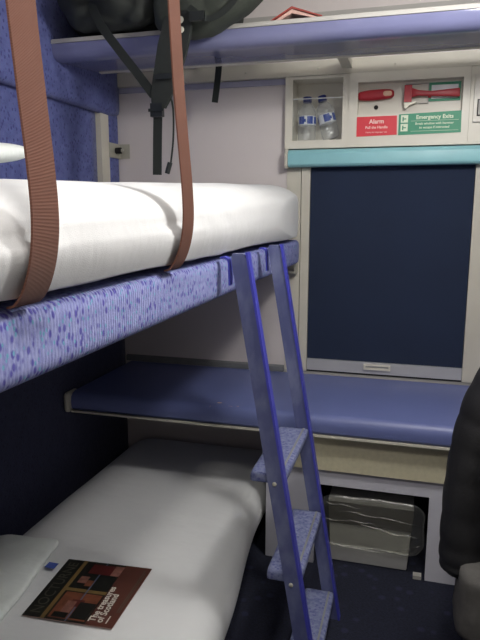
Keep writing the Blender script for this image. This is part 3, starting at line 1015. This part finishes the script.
obj('adjuster_buckle', bx((0.456, -0.672, 1.668), (0.500, -0.652, 1.712)), 'buckle', s1, bev=0.004)
obj('adjuster_bar', bx((0.451, -0.677, 1.684), (0.505, -0.6725, 1.694)), 'buckle', s1)
obj('loose_webbing', ribbon([(0.479, -0.66, 1.667), (0.476, -0.66, 1.60), (0.472, -0.66, 1.474)], (1, 0, 0), 0.033, 0.002, 5), 'blackweb', bp)
obj('diagonal_strap', ribbon([(0.235, -0.66, 2.06), (0.284, -0.68, 1.975), (0.352, -0.675, 1.885), (0.412, -0.668, 1.81), (0.465, -0.66, 1.740)], (0.7, 0, 0.7), 0.03, 0.003, 6), 'blackweb', bp)
obj('strap_slider', bx((0.485, -0.688, 1.785), (0.545, -0.6815, 1.803)), 'buckle', bp, bev=0.002)
cord = obj('thin_cord', tube([(0.515, -0.66, 1.76), (0.534, -0.658, 1.70), (0.534, -0.658, 1.60), (0.524, -0.658, 1.52), (0.520, -0.658, 1.50)], 0.0035, 6, 8), 'blackweb', bp, smooth='all')
obj('cord_toggle', tube([(0.522, -0.662, 1.515), (0.510, -0.662, 1.478)], 0.009, 1, 10), 'buckle', cord, smooth=True)
obj('buckle_ring', lathe([(0.007, 0), (0.011, 0.002), (0.007, 0.004)], 16, Matrix.Translation((0.590, -0.716, 1.955)) @ Matrix.Rotation(PI / 2, 4, 'X')), 'steel', bp)
obj('buckle_ring', lathe([(0.006, 0), (0.010, 0.002), (0.006, 0.004)], 16, Matrix.Translation((0.592, -0.716, 1.925)) @ Matrix.Rotation(PI / 2, 4, 'X')), 'steel', bp)
obj('hanging_webbing', ribbon([(0.545, -0.16, 2.0), (0.552, -0.205, 1.975), (0.556, -0.212, 1.93), (0.550, -0.212, 1.87), (0.538, -0.213, 1.785)], (1, 0, 0), 0.026, 0.003, 6), 'blackweb', bp)

# folded booklet on the shelf
bl = thing('booklet', 'half open red-brown booklet on the shelf right of the backpack', 'booklet', (0.93, -0.5, 1.96))
obj('cover', prism([(0.84, 1.978), (0.918, 2.020), (1.02, 1.984), (1.02, 1.980), (0.918, 2.014), (0.846, 1.977)], 1, -0.545, -0.36), 'pink', bl)
obj('pages', prism([(0.852, 1.9765), (0.918, 2.0125), (1.01, 1.980), (1.0, 1.978), (0.918, 2.0), (0.87, 1.9765)], 1, -0.54, -0.37), 'paper', bl)

# ------------------------------------------------------------------ clothes on the right wall
hk = thing('coat_hook', 'coat hook on the right wall holding the black jacket', 'hook', (RX, -1.15, 1.5))
obj('hook_plate', bx((RX - 0.008, -1.18, 1.40), (RX - 0.0005, -1.12, 1.48)), 'steel', hk, bev=0.002)
obj('hook_arm', tube([(RX - 0.008, -1.15, 1.44), (RX - 0.04, -1.15, 1.425), (RX - 0.055, -1.15, 1.45)], 0.006, 6), 'steel', hk, smooth='all')

def quilt(w, cx, k):
    x, y, z = w
    return x, y, z
def garment(x0, x1, y0, y1, z0, z1, flare, q, seed, amp=0.012):
    def fn(w):
        x, y, z = w
        t = max(0.0, (z1 - z) / (z1 - z0))
        s = 0.45 + 0.55 * min(1, t * 1.6) ** 0.7 + flare * t
        xr = x1
        x = xr - (xr - x) * s
        yc = (y0 + y1) / 2
        y = yc + (y - yc) * (0.5 + 0.5 * min(1, t * 1.8) ** 0.7)
        if q:
            p = abs(math.sin(PI * (z - z0) / q))
            x -= 0.012 * (p ** 0.5 - 0.5) * (1 if x < xr - 0.06 else 0)
        return (x, y, z)
    return rbox((x0, y0, z0), (x1, y1, z1), (0.07, 0.1, 0.05), (14, 22, 50), amp, 7, seed, fn=fn)

jk = thing('jacket', 'black padded jacket hanging at the right edge beside the desk', 'jacket', (1.7, -1.15, 1.4))
obj('jacket_body', garment(1.58, 1.785, -1.40, -0.97, 0.42, 1.42, 0.0, 0.09, 3), 'jacket', jk, smooth='all')
sl = []
obj('sleeve', tube([(1.70, -1.06, 1.34), (1.665, -1.06, 1.15), (1.610, -1.06, 0.99), (1.548, -1.06, 0.84), (1.522, -1.06, 0.66), (1.517, -1.06, 0.46), (1.523, -1.06, 0.39)],
                   lambda f: (0.060 + 0.0035 * abs(math.sin(f * 42)) ** 0.6) * (1 if f < 0.95 else 1 - (f - 0.95) * 4), 14, 22), 'jacket', jk, smooth='all')
obj('sleeve', tube([(1.71, -1.36, 1.34), (1.68, -1.40, 1.15), (1.68, -1.42, 0.9), (1.69, -1.42, 0.45)], lambda f: 0.062 + 0.006 * abs(math.sin(f * 22)), 8, 18), 'jacket', jk, smooth='all')
obj('lower_layer', rbox((1.502, -1.20, 0.255), (1.782, -0.99, 0.45), (0.05, 0.06, 0.02), (16, 16, 12), 0.006, 9, 11), 'grey_cloth', jk, smooth='all')['label'] = 'dark grey lower layer showing beneath the black sleeve'
obj('lower_cloth', rbox((1.535, -1.19, 0.02), (1.782, -1.0, 0.30), (0.05, 0.06, 0.02), (16, 16, 14), 0.006, 9, 12), 'jacket', jk, smooth='all')  # dark cloth hanging below the grey layer, grouped with the jacket
